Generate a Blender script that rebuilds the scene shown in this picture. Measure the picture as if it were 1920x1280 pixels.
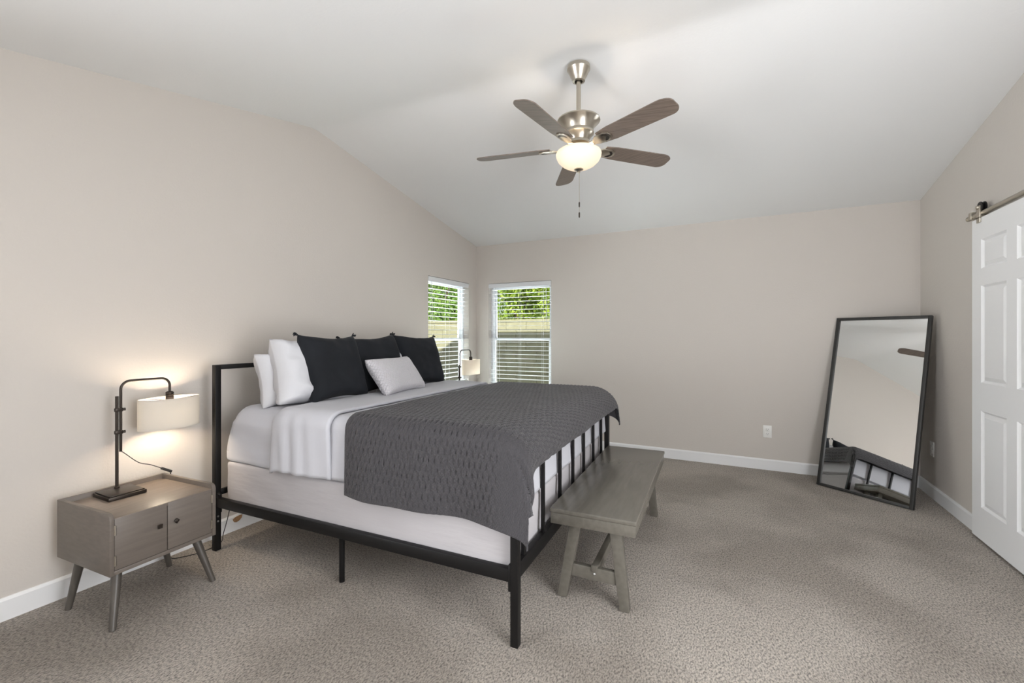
import bpy, bmesh, math, random
from mathutils import Vector, Matrix, noise
random.seed(7)
for o in list(bpy.data.objects): bpy.data.objects.remove(o, do_unlink=True)
SC = bpy.context.scene
COL = SC.collection
R = math.radians

# ------------------------------------------------------------------ camera, sky, lights, exposure
cam_d = bpy.data.cameras.new('camera'); cam = bpy.data.objects.new('camera', cam_d); COL.objects.link(cam)
cam_d.sensor_width = 36.0; cam_d.lens = 822.0*36.0/1920.0
cam_d.shift_y = -10.0/1920.0; cam_d.clip_start = 0.02
cam.location = (2.934, -4.858, 1.28); cam.rotation_euler = (R(90), 0, R(26.5))
SC.camera = cam
SC.view_settings.view_transform = 'Standard'; SC.view_settings.look = 'None'
SC.view_settings.exposure = 0.0; SC.view_settings.gamma = 1.0; SC.view_settings.use_curve_mapping = False

SUN_DIR = Vector((-1.3, 2.0, -1.20)).normalized()
W = bpy.data.worlds.new('world'); SC.world = W; W.use_nodes = True
wn = W.node_tree.nodes; bgn = wn['Background']
sky = wn.new('ShaderNodeTexSky'); sky.sky_type = 'NISHITA'; sky.sun_disc = False
sky.sun_elevation = math.asin(-SUN_DIR.z); sky.sun_rotation = math.atan2(-SUN_DIR.x, -SUN_DIR.y)
W.node_tree.links.new(sky.outputs[0], bgn.inputs[0]); bgn.inputs[1].default_value = 0.13

def lamp(name, kind, loc, power, color, size=0.1, size_y=None, direction=None, parent=None, spread=None):
    d = bpy.data.lights.new(name, kind); d.energy = power; d.color = color
    if kind == 'AREA':
        d.size = size
        if spread: d.spread = R(spread)
        if size_y: d.shape = 'RECTANGLE'; d.size_y = size_y
    elif kind == 'SUN': d.angle = size
    else: d.shadow_soft_size = size
    o = bpy.data.objects.new(name, d); COL.objects.link(o); o.location = loc
    if direction is not None: o.rotation_euler = Vector(direction).to_track_quat('-Z', 'Y').to_euler()
    if parent: o.parent = parent
    return o
lamp('sunlight', 'SUN', (6, -6, 8), 10.5, (1.0, 0.94, 0.82), 0.01, direction=SUN_DIR)
# fill area lights added out of view; the walls have no windows there
lamp('front_fill', 'AREA', (2.2, -8.92, 1.35), 34, (0.935, 0.962, 1.0), 3.8, 2.0, direction=(0.0, 1, 0.55))
lamp('right_fill', 'AREA', (4.34, -3.65, 1.25), 142, (0.935, 0.962, 1.0), 2.3, 2.0, direction=(-1, 0.30, 0.08))
lamp('left_fill', 'AREA', (0.04, -6.0, 1.40), 215, (0.935, 0.962, 1.0), 2.4, 1.8, direction=(1, 0.30, 0.25), spread=130)
# area lights added outside the corner windows, imitating bounce off sunlit ground
lamp('back_bounce_fill', 'AREA', (0.60, 0.85, 0.05), 135, (0.95, 0.985, 1.0), 1.2, 1.0, direction=(0, -1, 0.75), spread=125)
lamp('side_bounce_fill', 'AREA', (-0.85, -0.6, 0.05), 200, (0.95, 0.985, 1.0), 1.0, 1.2, direction=(1, 0, 0.75), spread=125)

# ------------------------------------------------------------------ room numbers
WX, FY, HW, RY, RZ = 4.37, -9.0, 2.432, -2.46, 2.92     # width, front wall y (well behind the camera), wall height, ridge y / z
SL = (RZ-HW)/(-RY); TH = 0.14
SLF = 0.208
YF = RY-(RZ-2.40)/SLF          # where the front slope meets the flat ceiling behind the camera
def ceil_z(y): return max(2.40, RZ-(SL if y > RY else SLF)*abs(y-RY))
def sag(x): return 0.055*math.sin(math.pi*min(1, max(0, x/WX)))     # the ridge dips a little at mid room

# ------------------------------------------------------------------ materials
MATS = {}
def mat(name, col, rough=0.6, metal=0.0, noise_amt=0.0, noise_scale=8.0, bump=0.0, bump_scale=60.0, bump_dist=0.002, col2=None,
        stretch=None, spec=0.5, sheen=0.0, trans=0.0, detail=4.0, uv=False):
    m = bpy.data.materials.new(name); m.use_nodes = True; MATS[name] = m
    nt = m.node_tree; N = nt.nodes; L = nt.links; b = N['Principled BSDF']
    b.inputs['Roughness'].default_value = rough; b.inputs['Metallic'].default_value = metal
    b.inputs['Specular IOR Level'].default_value = spec; b.inputs['Base Color'].default_value = (*col, 1)
    if sheen: b.inputs['Sheen Weight'].default_value = sheen
    if trans: b.inputs['Transmission Weight'].default_value = trans
    tc = N.new('ShaderNodeTexCoord'); mp = N.new('ShaderNodeMapping')
    L.new(tc.outputs['UV' if uv else 'Object'], mp.inputs[0])
    if stretch: mp.inputs['Scale'].default_value = stretch
    if noise_amt or col2:
        t = N.new('ShaderNodeTexNoise'); t.inputs['Scale'].default_value = noise_scale; t.inputs['Detail'].default_value = detail
        L.new(mp.outputs[0], t.inputs[0])
        r = N.new('ShaderNodeValToRGB'); e = r.color_ramp.elements
        c2 = col2 or tuple(c*(1-noise_amt) for c in col)
        e[0].position = 0.32; e[0].color = (*c2, 1); e[1].position = 0.68; e[1].color = (*col, 1)
        L.new(t.outputs[0], r.inputs[0]); L.new(r.outputs[0], b.inputs['Base Color'])
    if bump:
        t2 = N.new('ShaderNodeTexNoise'); t2.inputs['Scale'].default_value = bump_scale; t2.inputs['Detail'].default_value = 3
        L.new(mp.outputs[0], t2.inputs[0])
        bp = N.new('ShaderNodeBump'); bp.inputs['Strength'].default_value = bump; bp.inputs['Distance'].default_value = bump_dist
        L.new(t2.outputs[0], bp.inputs['Height']); L.new(bp.outputs[0], b.inputs['Normal'])
    return m

WALL = mat('greige_wall_paint', (0.595, 0.553, 0.508), 0.75, bump=0.5, bump_scale=85, bump_dist=0.0022, spec=0.3)
CEIL = mat('ceiling_paint', (0.785, 0.785, 0.78), 0.85, bump=0.35, bump_scale=70, bump_dist=0.0015, spec=0.2)
TRIM = mat('white_trim_paint', (0.80, 0.80, 0.80), 0.4)
DOORM = mat('white_door_paint', (0.86, 0.86, 0.86), 0.38)
VINYL = mat('white_vinyl', (0.74, 0.75, 0.77), 0.35)
SLAT = mat('white_blind_slat', (0.72, 0.73, 0.74), 0.45)
BLACK = mat('black_metal', (0.007, 0.0065, 0.0065), 0.42, metal=0.0, spec=0.25)
BRONZE = mat('dark_bronze_metal', (0.045, 0.036, 0.030), 0.38, metal=0.75)
NICKEL = mat('brushed_nickel', (0.52, 0.48, 0.41), 0.30, metal=1.0)
STEEL = mat('steel_bolt', (0.75, 0.75, 0.75), 0.3, metal=1.0)
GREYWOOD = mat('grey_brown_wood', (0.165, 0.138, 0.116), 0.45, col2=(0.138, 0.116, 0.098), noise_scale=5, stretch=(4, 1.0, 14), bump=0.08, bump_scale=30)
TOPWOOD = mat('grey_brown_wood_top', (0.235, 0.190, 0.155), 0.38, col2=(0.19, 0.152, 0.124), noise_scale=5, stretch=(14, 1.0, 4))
LEGWOOD = mat('dark_grey_wood', (0.095, 0.083, 0.071), 0.4, col2=(0.07, 0.061, 0.052), noise_scale=8, stretch=(8, 8, 1.5))
BENCHM = mat('bench_grey_stain', (0.140, 0.128, 0.107), 0.27, col2=(0.115, 0.105, 0.088), noise_scale=4, stretch=(10, 1.2, 10))
SHEET = mat('white_cotton', (0.53, 0.53, 0.565), 0.85, bump=0.25, bump_scale=14, bump_dist=0.006, spec=0.2, sheen=0.1)
PILLOWM = mat('white_pillowcase', (0.62, 0.62, 0.645), 0.85, bump=0.35, bump_scale=9, bump_dist=0.008, spec=0.2)
BOXM = mat('grey_fitted_cover', (0.46, 0.44, 0.45), 0.8, bump=0.3, bump_scale=5, bump_dist=0.01, stretch=(1, 1, 5), spec=0.2)
VELVET = mat('black_velvet', (0.013, 0.015, 0.019), 0.8, noise_amt=0.35, noise_scale=4, bump=0.2, bump_scale=12, bump_dist=0.006, sheen=0.03, spec=0.25)
BLADEM = mat('grey_walnut_blade', (0.20, 0.155, 0.125), 0.4, col2=(0.115, 0.088, 0.07), noise_scale=6, stretch=(1.6, 26, 1), spec=0.5)
DARKEDGE = mat('dark_blade_edge', (0.03, 0.025, 0.022), 0.5)
CORDM = mat('black_cord', (0.03, 0.027, 0.025), 0.5)
MFRAME = mat('black_mirror_frame', (0.025, 0.024, 0.022), 0.5, noise_amt=0.3, noise_scale=40, stretch=(1, 1, 0.2))
PLASTIC = mat('white_plastic', (0.80, 0.79, 0.76), 0.35)
SLOT = mat('dark_slot', (0.05, 0.05, 0.05), 0.6)
CHIP = mat('bare_wood_chip', (0.42, 0.24, 0.12), 0.8, noise_amt=0.4, noise_scale=60)
STUCCO = mat('block_wall_paint', (0.29, 0.275, 0.19), 0.9, noise_amt=0.15, noise_scale=12, bump=0.4, bump_scale=60, bump_dist=0.004)
MORTAR = mat('block_wall_joint', (0.17, 0.165, 0.115), 0.95, bump=0.4, bump_scale=60)
GRAVEL = mat('gravel_ground', (0.45, 0.38, 0.30), 0.95, noise_amt=0.4, noise_scale=50, bump=0.6, bump_scale=80, bump_dist=0.01)
ROOFM = mat('roof_shingle', (0.25, 0.2, 0.17), 0.9, noise_amt=0.3, noise_scale=30)
BARK = mat('tree_bark', (0.16, 0.12, 0.08), 0.9, noise_amt=0.4, noise_scale=20, bump=0.5, bump_scale=30, bump_dist=0.01)

# glass: thin pane, clear with a fresnel sheen
GLASS = bpy.data.materials.new('clear_glass'); GLASS.use_nodes = True
nt = GLASS.node_tree; N = nt.nodes; L = nt.links; N.remove(N['Principled BSDF'])
tr = N.new('ShaderNodeBsdfTransparent'); tr.inputs[0].default_value = (0.93, 0.96, 0.94, 1)
gl = N.new('ShaderNodeBsdfGlossy'); gl.inputs['Roughness'].default_value = 0.02
fr = N.new('ShaderNodeFresnel'); fr.inputs[0].default_value = 1.35; mx = N.new('ShaderNodeMixShader')
ge = N.new('ShaderNodeNewGeometry'); ml = N.new('ShaderNodeMath'); ml.operation = 'SUBTRACT'; ml.inputs[0].default_value = 1.0; ml.use_clamp = True
L.new(ge.outputs['Backfacing'], ml.inputs[1]); mf = N.new('ShaderNodeMath'); mf.operation = 'MULTIPLY'
L.new(fr.outputs[0], mf.inputs[0]); L.new(ml.outputs[0], mf.inputs[1]); L.new(mf.outputs[0], mx.inputs[0]); L.new(tr.outputs[0], mx.inputs[1]); L.new(gl.outputs[0], mx.inputs[2])
L.new(mx.outputs[0], N['Material Output'].inputs[0])
MIRROR = mat('silvered_mirror', (0.88, 0.89, 0.885), 0.0, metal=1.0)

def glow_shade(name, col, t=0.55, emit=0.0, ecol=(1, 0.9, 0.75)):
    m = bpy.data.materials.new(name); m.use_nodes = True; nt = m.node_tree; N = nt.nodes; L = nt.links
    N.remove(N['Principled BSDF'])
    d = N.new('ShaderNodeBsdfDiffuse'); d.inputs[0].default_value = (*col, 1)
    tl = N.new('ShaderNodeBsdfTranslucent'); tl.inputs[0].default_value = (*col, 1)
    mx = N.new('ShaderNodeMixShader'); mx.inputs[0].default_value = t
    L.new(d.outputs[0], mx.inputs[1]); L.new(tl.outputs[0], mx.inputs[2]); out = mx.outputs[0]
    if emit:
        e = N.new('ShaderNodeEmission'); e.inputs[0].default_value = (*ecol, 1); e.inputs[1].default_value = emit
        a = N.new('ShaderNodeAddShader'); L.new(out, a.inputs[0]); L.new(e.outputs[0], a.inputs[1]); out = a.outputs[0]
    L.new(out, N['Material Output'].inputs[0]); return m
SHADEM = glow_shade('linen_lampshade', (0.78, 0.755, 0.71), 0.5)
BOWLM = glow_shade('frosted_glass_bowl', (0.78, 0.73, 0.66), 0.22, 0.12, (1, 0.85, 0.66))
BULBM = bpy.data.materials.new('lit_bulb'); BULBM.use_nodes = True
b = BULBM.node_tree.nodes['Principled BSDF']; b.inputs['Emission Color'].default_value = (1, 0.82, 0.6, 1); b.inputs['Emission Strength'].default_value = 6

# carpet: short twisted pile
CARPET = bpy.data.materials.new('beige_carpet_pile'); CARPET.use_nodes = True
nt = CARPET.node_tree; N = nt.nodes; L = nt.links; b = N['Principled BSDF']
b.inputs['Roughness'].default_value = 0.95; b.inputs['Specular IOR Level'].default_value = 0.1; b.inputs['Sheen Weight'].default_value = 0.25
tc = N.new('ShaderNodeTexCoord')
n1 = N.new('ShaderNodeTexNoise'); n1.inputs['Scale'].default_value = 98; n1.inputs['Detail'].default_value = 5; n1.inputs['Roughness'].default_value = 0.68; n1.inputs['Distortion'].default_value = 0.25
n2 = N.new('ShaderNodeTexNoise'); n2.inputs['Scale'].default_value = 1.3; n2.inputs['Detail'].default_value = 3
n3 = N.new('ShaderNodeTexNoise'); n3.inputs['Scale'].default_value = 9; n3.inputs['Detail'].default_value = 2
pm = N.new('ShaderNodeMapping'); pm.inputs['Rotation'].default_value = (0, 0, R(-38)); pm.inputs['Scale'].default_value = (1.55, 0.85, 1)
L.new(tc.outputs['Object'], pm.inputs[0]); L.new(pm.outputs[0], n1.inputs[0])
for n in (n2, n3): L.new(tc.outputs['Object'], n.inputs[0])
r1 = N.new('ShaderNodeValToRGB'); r1.color_ramp.elements[0].position = 0.37; r1.color_ramp.elements[0].color = (0.155, 0.133, 0.110, 1)
r1.color_ramp.elements[1].position = 0.58; r1.color_ramp.elements[1].color = (0.655, 0.580, 0.500, 1)
L.new(n1.outputs[0], r1.inputs[0])
r2 = N.new('ShaderNodeValToRGB'); r2.color_ramp.elements[0].position = 0.40; r2.color_ramp.elements[0].color = (0.70, 0.68, 0.66, 1)
r2.color_ramp.elements[1].position = 0.58; r2.color_ramp.elements[1].color = (1.0, 1.0, 1.0, 1)
L.new(n2.outputs[0], r2.inputs[0])
mm = N.new('ShaderNodeMix'); mm.data_type = 'RGBA'; mm.blend_type = 'MULTIPLY'; mm.inputs[0].default_value = 1
L.new(r1.outputs[0], mm.inputs[6]); L.new(r2.outputs[0], mm.inputs[7]); L.new(mm.outputs[2], b.inputs['Base Color'])
ad = N.new('ShaderNodeMath'); ad.operation = 'MULTIPLY_ADD'; ad.inputs[1].default_value = 0.6
L.new(n3.outputs[0], ad.inputs[0]); L.new(n1.outputs[0], ad.inputs[2])
bp = N.new('ShaderNodeBump'); bp.inputs['Strength'].default_value = 1.0; bp.inputs['Distance'].default_value = 0.016
L.new(ad.outputs[0], bp.inputs['Height']); L.new(bp.outputs[0], b.inputs['Normal'])

# quilt: lozenge stitched, pattern follows the cloth's own UV (metres)
def stitched(name, col, su, sv, depth, dark=0.6, rough=0.7):
    m = bpy.data.materials.new(name); m.use_nodes = True; nt = m.node_tree; N = nt.nodes; L = nt.links; b = N['Principled BSDF']
    b.inputs['Roughness'].default_value = rough; b.inputs['Sheen Weight'].default_value = 0.15; b.inputs['Specular IOR Level'].default_value = 0.35
    uv = N.new('ShaderNodeUVMap'); wob = N.new('ShaderNodeTexNoise'); wob.inputs['Scale'].default_value = 26
    L.new(uv.outputs[0], wob.inputs[0])
    va = N.new('ShaderNodeVectorMath'); va.operation = 'MULTIPLY_ADD'; va.inputs[1].default_value = (0.007, 0.012, 0)
    L.new(wob.outputs[1], va.inputs[0]); L.new(uv.outputs[0], va.inputs[2])
    sp = N.new('ShaderNodeSeparateXYZ'); L.new(va.outputs[0], sp.inputs[0])
    def mth(op, a, bb=None):
        n = N.new('ShaderNodeMath'); n.operation = op
        for i, q in enumerate((a, bb)):
            if q is None: continue
            if isinstance(q, (int, float)): n.inputs[i].default_value = q
            else: L.new(q, n.inputs[i])
        return n.outputs[0]
    x = mth('MULTIPLY', sp.outputs[0], math.pi/su); y = mth('MULTIPLY', sp.outputs[1], math.pi/sv)
    p = mth('ABSOLUTE', mth('SINE', mth('ADD', x, y))); q = mth('ABSOLUTE', mth('SINE', mth('SUBTRACT', x, y)))
    h = mth('POWER', mth('MULTIPLY', p, q), 0.45)
    bp = N.new('ShaderNodeBump'); bp.inputs['Strength'].default_value = 0.8; bp.inputs['Distance'].default_value = depth
    L.new(h, bp.inputs['Height']); L.new(bp.outputs[0], b.inputs['Normal'])
    r = N.new('ShaderNodeValToRGB'); r.color_ramp.elements[0].position = 0.05; r.color_ramp.elements[0].color = (*[c*dark for c in col], 1)  # shade in the stitch creases painted into the base colour
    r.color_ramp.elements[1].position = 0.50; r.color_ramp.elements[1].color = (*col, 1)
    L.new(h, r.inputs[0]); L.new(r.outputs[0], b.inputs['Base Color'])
    return m
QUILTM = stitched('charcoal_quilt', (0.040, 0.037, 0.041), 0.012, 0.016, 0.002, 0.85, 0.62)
KNITM = stitched('light_grey_bobble_knit', (0.66, 0.64, 0.67), 0.016, 0.022, 0.006, 0.85, 0.85)

def leaf_mat(name, c1, c2):
    m = mat(name, c1, 0.55, col2=c2, noise_scale=5, detail=2)
    b = m.node_tree.nodes['Principled BSDF']; tl = m.node_tree.nodes.new('ShaderNodeBsdfTranslucent'); mx = m.node_tree.nodes.new('ShaderNodeMixShader')
    tl.inputs[0].default_value = (c1[0]*1.2, c1[1]*1.2, c1[2], 1); mx.inputs[0].default_value = 0.35
    m.node_tree.links.new(b.outputs[0], mx.inputs[1]); m.node_tree.links.new(tl.outputs[0], mx.inputs[2])
    m.node_tree.links.new(mx.outputs[0], m.node_tree.nodes['Material Output'].inputs[0]); return m
LEAF1 = leaf_mat('yellow_green_leaf', (0.42, 0.52, 0.08), (0.20, 0.32, 0.05))
LEAF2 = leaf_mat('mid_green_leaf', (0.30, 0.45, 0.09), (0.12, 0.24, 0.05))

# ------------------------------------------------------------------ mesh helpers
class MB:
    def __init__(s, M=None): s.bm = bmesh.new(); s.M = M or Matrix()
    def _add(s, b2, M=None):
        me = bpy.data.meshes.new('t'); b2.to_mesh(me); b2.free()
        me.transform(s.M @ M if M is not None else s.M); s.bm.from_mesh(me); bpy.data.meshes.remove(me); return s
    def box(s, x0, x1, y0, y1, z0, z1, bevel=0.0, seg=2, M=None):
        b2 = bmesh.new(); bmesh.ops.create_cube(b2, size=1)
        for v in b2.verts: v.co = Vector(((x0+x1)/2+v.co.x*(x1-x0), (y0+y1)/2+v.co.y*(y1-y0), (z0+z1)/2+v.co.z*(z1-z0)))
        if bevel: bmesh.ops.bevel(b2, geom=b2.edges[:], offset=bevel, segments=seg, profile=0.5, affect='EDGES', clamp_overlap=True)
        return s._add(b2, M)
    def prism(s, pts, d, bevel=0.0, M=None):        # pts = 3D loop, d = extrusion vector
        b2 = bmesh.new(); vs = [b2.verts.new(p) for p in pts]; d = Vector(d)
        vt = [b2.verts.new(Vector(p)+d) for p in pts]; n = len(pts)
        b2.faces.new(vs); b2.faces.new(vt[::-1])
        for i in range(n): b2.faces.new((vs[(i+1) % n], vs[i], vt[i], vt[(i+1) % n]))
        bmesh.ops.recalc_face_normals(b2, faces=b2.faces[:])
        if bevel: bmesh.ops.bevel(b2, geom=b2.edges[:], offset=bevel, segments=2, profile=0.5, affect='EDGES', clamp_overlap=True)
        return s._add(b2, M)
    def beam(s, p, q, w, h, up=(0, 0, 1), bevel=0.0, w2=None, h2=None):
        p, q = Vector(p), Vector(q); z = (q-p).normalized(); x = Vector(up).cross(z)
        if x.length < 1e-5: x = Vector((1, 0, 0))
        x.normalize(); y = z.cross(x); w2 = w2 or w; h2 = h2 or h
        b2 = bmesh.new()
        A = [b2.verts.new(p+x*a*w/2+y*c*h/2) for a, c in ((-1, -1), (1, -1), (1, 1), (-1, 1))]
        B = [b2.verts.new(q+x*a*w2/2+y*c*h2/2) for a, c in ((-1, -1), (1, -1), (1, 1), (-1, 1))]
        b2.faces.new(A[::-1]); b2.faces.new(B)
        for i in range(4): b2.faces.new((A[i], A[(i+1) % 4], B[(i+1) % 4], B[i]))
        bmesh.ops.recalc_face_normals(b2, faces=b2.faces[:])
        if bevel: bmesh.ops.bevel(b2, geom=b2.edges[:], offset=bevel, segments=2, profile=0.5, affect='EDGES', clamp_overlap=True)
        return s._add(b2)
    def tube(s, pts, r, n=12, r2=None, caps=True):
        pts = [Vector(p) for p in pts]; b2 = bmesh.new(); rings = []; k = len(pts); prev = None
        for i, p in enumerate(pts):
            t = (pts[min(i+1, k-1)]-pts[max(i-1, 0)]).normalized()
            if prev is None: x = t.orthogonal().normalized()
            else: x = (prev-t*prev.dot(t)).normalized()
            prev = x; y = t.cross(x); rr = r if r2 is None else r+(r2-r)*i/(k-1)
            rings.append([b2.verts.new(p+(x*math.cos(2*math.pi*j/n)+y*math.sin(2*math.pi*j/n))*rr) for j in range(n)])
        for a, c in zip(rings, rings[1:]):
            for j in range(n): b2.faces.new((a[j], a[(j+1) % n], c[(j+1) % n], c[j]))
        if caps: b2.faces.new(rings[0][::-1]); b2.faces.new(rings[-1])
        return s._add(b2)
    def lathe(s, prof, center=(0, 0, 0), n=40, sx=1.0, sy=1.0, M=None):   # prof = [(r,z)...]
        b2 = bmesh.new(); rings = []
        for r, z in prof:
            if r < 1e-6: rings.append([b2.verts.new((0, 0, z))])
            else: rings.append([b2.verts.new((r*sx*math.cos(2*math.pi*j/n), r*sy*math.sin(2*math.pi*j/n), z)) for j in range(n)])
        for a, c in zip(rings, rings[1:]):
            for j in range(n):
                k = (j+1) % n
                if len(a) == 1 and len(c) == 1: continue
                if len(a) == 1: b2.faces.new((a[0], c[k], c[j]))
                elif len(c) == 1: b2.faces.new((a[j], a[k], c[0]))
                else: b2.faces.new((a[j], a[k], c[k], c[j]))
        bmesh.ops.recalc_face_normals(b2, faces=b2.faces[:])
        T = Matrix.Translation(center)
        return s._add(b2, T @ M if M is not None else T)
    def sphere(s, c, r, seg=16, sc=(1, 1, 1)):
        b2 = bmesh.new(); bmesh.ops.create_uvsphere(b2, u_segments=seg, v_segments=seg//2, radius=r)
        for v in b2.verts: v.co = Vector((v.co.x*sc[0], v.co.y*sc[1], v.co.z*sc[2]))
        return s._add(b2, Matrix.Translation(c))
    def build(s, name, m, parent=None, smooth=35):
        me = bpy.data.meshes.new(name); s.bm.to_mesh(me); s.bm.free(); me.materials.append(m)
        return link(name, me, parent, smooth)
def link(name, me, parent=None, smooth=35):
    if smooth:
        for p in me.polygons: p.use_smooth = True
        me.set_sharp_from_angle(angle=R(smooth))
    o = bpy.data.objects.new(name, me); COL.objects.link(o)
    if parent: o.parent = parent
    return o
def tag(o, label=None, cat=None, group=None, kind=None):
    if label: o['label'] = label
    if cat: o['category'] = cat
    if group: o['group'] = group
    if kind: o['kind'] = kind
    return o
def thing(name, label, cat, M=None, group=None, kind=None):
    o = bpy.data.objects.new(name, None); COL.objects.link(o); o.empty_display_size = 0.1
    if M is not None: o.matrix_world = M
    return tag(o, label, cat, group, kind)
def struct(o): o['kind'] = 'structure'; return o
def copy_tree(o, parent=None):
    c = o.copy(); COL.objects.link(c)
    if parent: c.parent = parent
    for ch in list(o.children): copy_tree(ch, c)
    return c
def frame(x, y, z, rot): return Matrix.Translation((x, y, z)) @ Matrix.Rotation(R(rot), 4, 'Z')

# ------------------------------------------------------------------ the room
struct(MB().box(-TH, WX+TH, FY-TH, TH, -0.12, 0.0).build('floor', CARPET))
WA = (-1.009, -0.187, 0.56, 1.94)      # window in the left wall: y0, y1, z0, z1
WB = (0.178, 1.031, 0.56, 1.945)       # window in the back wall: x0, x1, z0, z1
mb = MB()
def strip_y(mb, x, ya, yb, z0=None, ztop=None, dx=-TH):
    ys = [ya]+[q for q in (YF, RY) if ya < q < yb]+[yb]
    top = [(x, y, ztop if ztop is not None else ceil_z(y)+0.05) for y in reversed(ys)]
    mb.prism([(x, ya, z0 or 0), (x, yb, z0 or 0)]+top, (dx, 0, 0))
strip_y(mb, 0, FY-TH, WA[0]); strip_y(mb, 0, WA[1], TH)
strip_y(mb, 0, WA[0], WA[1], 0, WA[2]); strip_y(mb, 0, WA[0], WA[1], WA[3])
struct(mb.build('wall_left', WALL, smooth=0))
mb = MB(); zt = HW+0.03
mb.box(0, WB[0], 0, TH, 0, zt); mb.box(WB[1], WX, 0, TH, 0, zt); mb.box(WB[0], WB[1], 0, TH, 0, WB[2]); mb.box(WB[0], WB[1], 0, TH, WB[3], zt)
struct(mb.build('wall_back', WALL, smooth=0))
mb = MB(); strip_y(mb, WX, FY-TH, TH, dx=TH); struct(mb.build('wall_right', WALL, smooth=0))
struct(MB().box(0, WX, FY-TH, FY, 0, zt).build('wall_front', WALL, smooth=0))
mb = MB()
b2 = bmesh.new(); xs = [-TH+(WX+2*TH)*i/16 for i in range(17)]; ringv = []
for x in xs:
    r_ = []
    for y in (TH, 0.0, RY*0.5, RY+0.10, RY+0.03, RY-0.03, RY-0.10, (RY+YF)/2, YF, FY-TH):
        f_ = max(0, 1-abs(y-RY)/2.4); r_.append(b2.verts.new((x, y, ceil_z(y)-sag(x)*f_-(0.002 if abs(y-RY) < 0.05 else 0))))
    r_ += [b2.verts.new((x, y, ceil_z(y)+0.10)) for y in (FY-TH, YF, RY, TH)]
    ringv.append(r_)
for a, c in zip(ringv, ringv[1:]):
    for j in range(14-0): b2.faces.new((a[j], a[(j+1) % 14], c[(j+1) % 14], c[j]))
b2.faces.new(ringv[0]); b2.faces.new(ringv[-1][::-1]); bmesh.ops.recalc_face_normals(b2, faces=b2.faces[:])
mb._add(b2); struct(mb.build('ceiling', CEIL, smooth=30))
mb = MB(); ov = 0.42
for pts in (((RY, RZ), (ov, ceil_z(0)-SL*ov)), ((RY, RZ), (YF, 2.40)), ((YF, 2.40), (FY-ov, 2.40))):
    (ya, za), (yb, zb) = pts
    mb.prism([(-ov, ya, za+0.11), (-ov, yb, zb+0.11), (-ov, yb, zb+0.20), (-ov, ya, za+0.20)], (WX+2*ov, 0, 0))
struct(mb.build('roof', ROOFM, smooth=0))

def baseboard(name, p, q, nrm, h=0.102, t=0.014):
    p, q, n = Vector((*p, 0)), Vector((*q, 0)), Vector((*nrm, 0)); z = Vector((0, 0, 1))
    prof = [(0, 0), (t, 0), (t, h-0.012), (t*0.45, h), (0, h)]
    return struct(MB().prism([p+n*a+z*b for a, b in prof], q-p).build(name, TRIM, smooth=0))
bl = baseboard('baseboard_left', (0, FY), (0, 0), (1, 0))
baseboard('baseboard_back', (0.014, 0), (WX-0.014, 0), (0, -1))
baseboard('baseboard_right', (WX, FY), (WX, 0), (-1, 0))
baseboard('baseboard_front', (0.014, FY), (WX-0.014, FY), (0, 1))
# bare-wood chip knocked out of the left baseboard beside the bed post
pts = [(0.0143, -3.095, 0.058), (0.0143, -3.105, 0.078), (0.0143, -3.088, 0.088), (0.0143, -3.06, 0.093), (0.0143, -3.04, 0.091), (0.0143, -3.045, 0.072), (0.0143, -3.06, 0.058), (0.0143, -3.08, 0.052)]
tag(MB().prism(pts, (0.0012, 0, 0)).build('chipped_patch', CHIP, bl, smooth=0), 'bare brown chip in the white baseboard')

# windows: M maps (along, depth outward, z) into the wall
def window(name, M, a0, a1, z0, z1, zm):
    w = thing(name, None, None, M); struct(w)
    f = MB(); d0, d1 = 0.072, 0.135; fw = 0.034
    f.box(a0, a0+fw, d0, d1, z0, z1, 0.003); f.box(a1-fw, a1, d0, d1, z0, z1, 0.003)
    f.box(a0+fw, a1-fw, d0, d1, z0, z0+fw, 0.003); f.box(a0+fw, a1-fw, d0, d1, z1-fw, z1, 0.003)
    f.build('window_frame', VINYL, w)
    for nm, za, zb, da, db in (('upper_sash', zm-0.012, z1-fw, 0.104, 0.128), ('lower_sash', z0+fw, zm+0.022, 0.078, 0.103)):
        s = MB(); sw = 0.027; x0, x1 = a0+fw, a1-fw
        s.box(x0, x0+sw, da, db, za, zb, 0.003); s.box(x1-sw, x1, da, db, za, zb, 0.003)
        s.box(x0+sw, x1-sw, da, db, za, za+sw, 0.003); s.box(x0+sw, x1-sw, da, db, zb-0.034, zb, 0.003)
        so = s.build(nm, VINYL, w)
        MB().box(x0+sw-0.004, x1-sw+0.004, (da+db)/2-0.002, (da+db)/2+0.002, za+sw-0.004, zb-0.030).build('glass_pane', GLASS, so, smooth=0)
    c = (a0+a1)/2
    MB().box(c-0.03, c+0.03, 0.066, 0.078, zm+0.004, zm+0.020, 0.003).build('sash_lock', VINYL, w)
    MB().box(a0, a1, -0.006, 0.072, z0-0.022, z0, 0.004).build('window_sill', TRIM, w)
    return w
MA = Matrix(((0, -1, 0, 0), (1, 0, 0, 0), (0, 0, 1, 0), (0, 0, 0, 1)))     # left wall: along = y, outward = -x
MBk = Matrix()                                                             # back wall: along = x, outward = +y
window('window_1', MA, *WA, 1.238)
window('window_2', MBk, *WB, 1.238)

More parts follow.
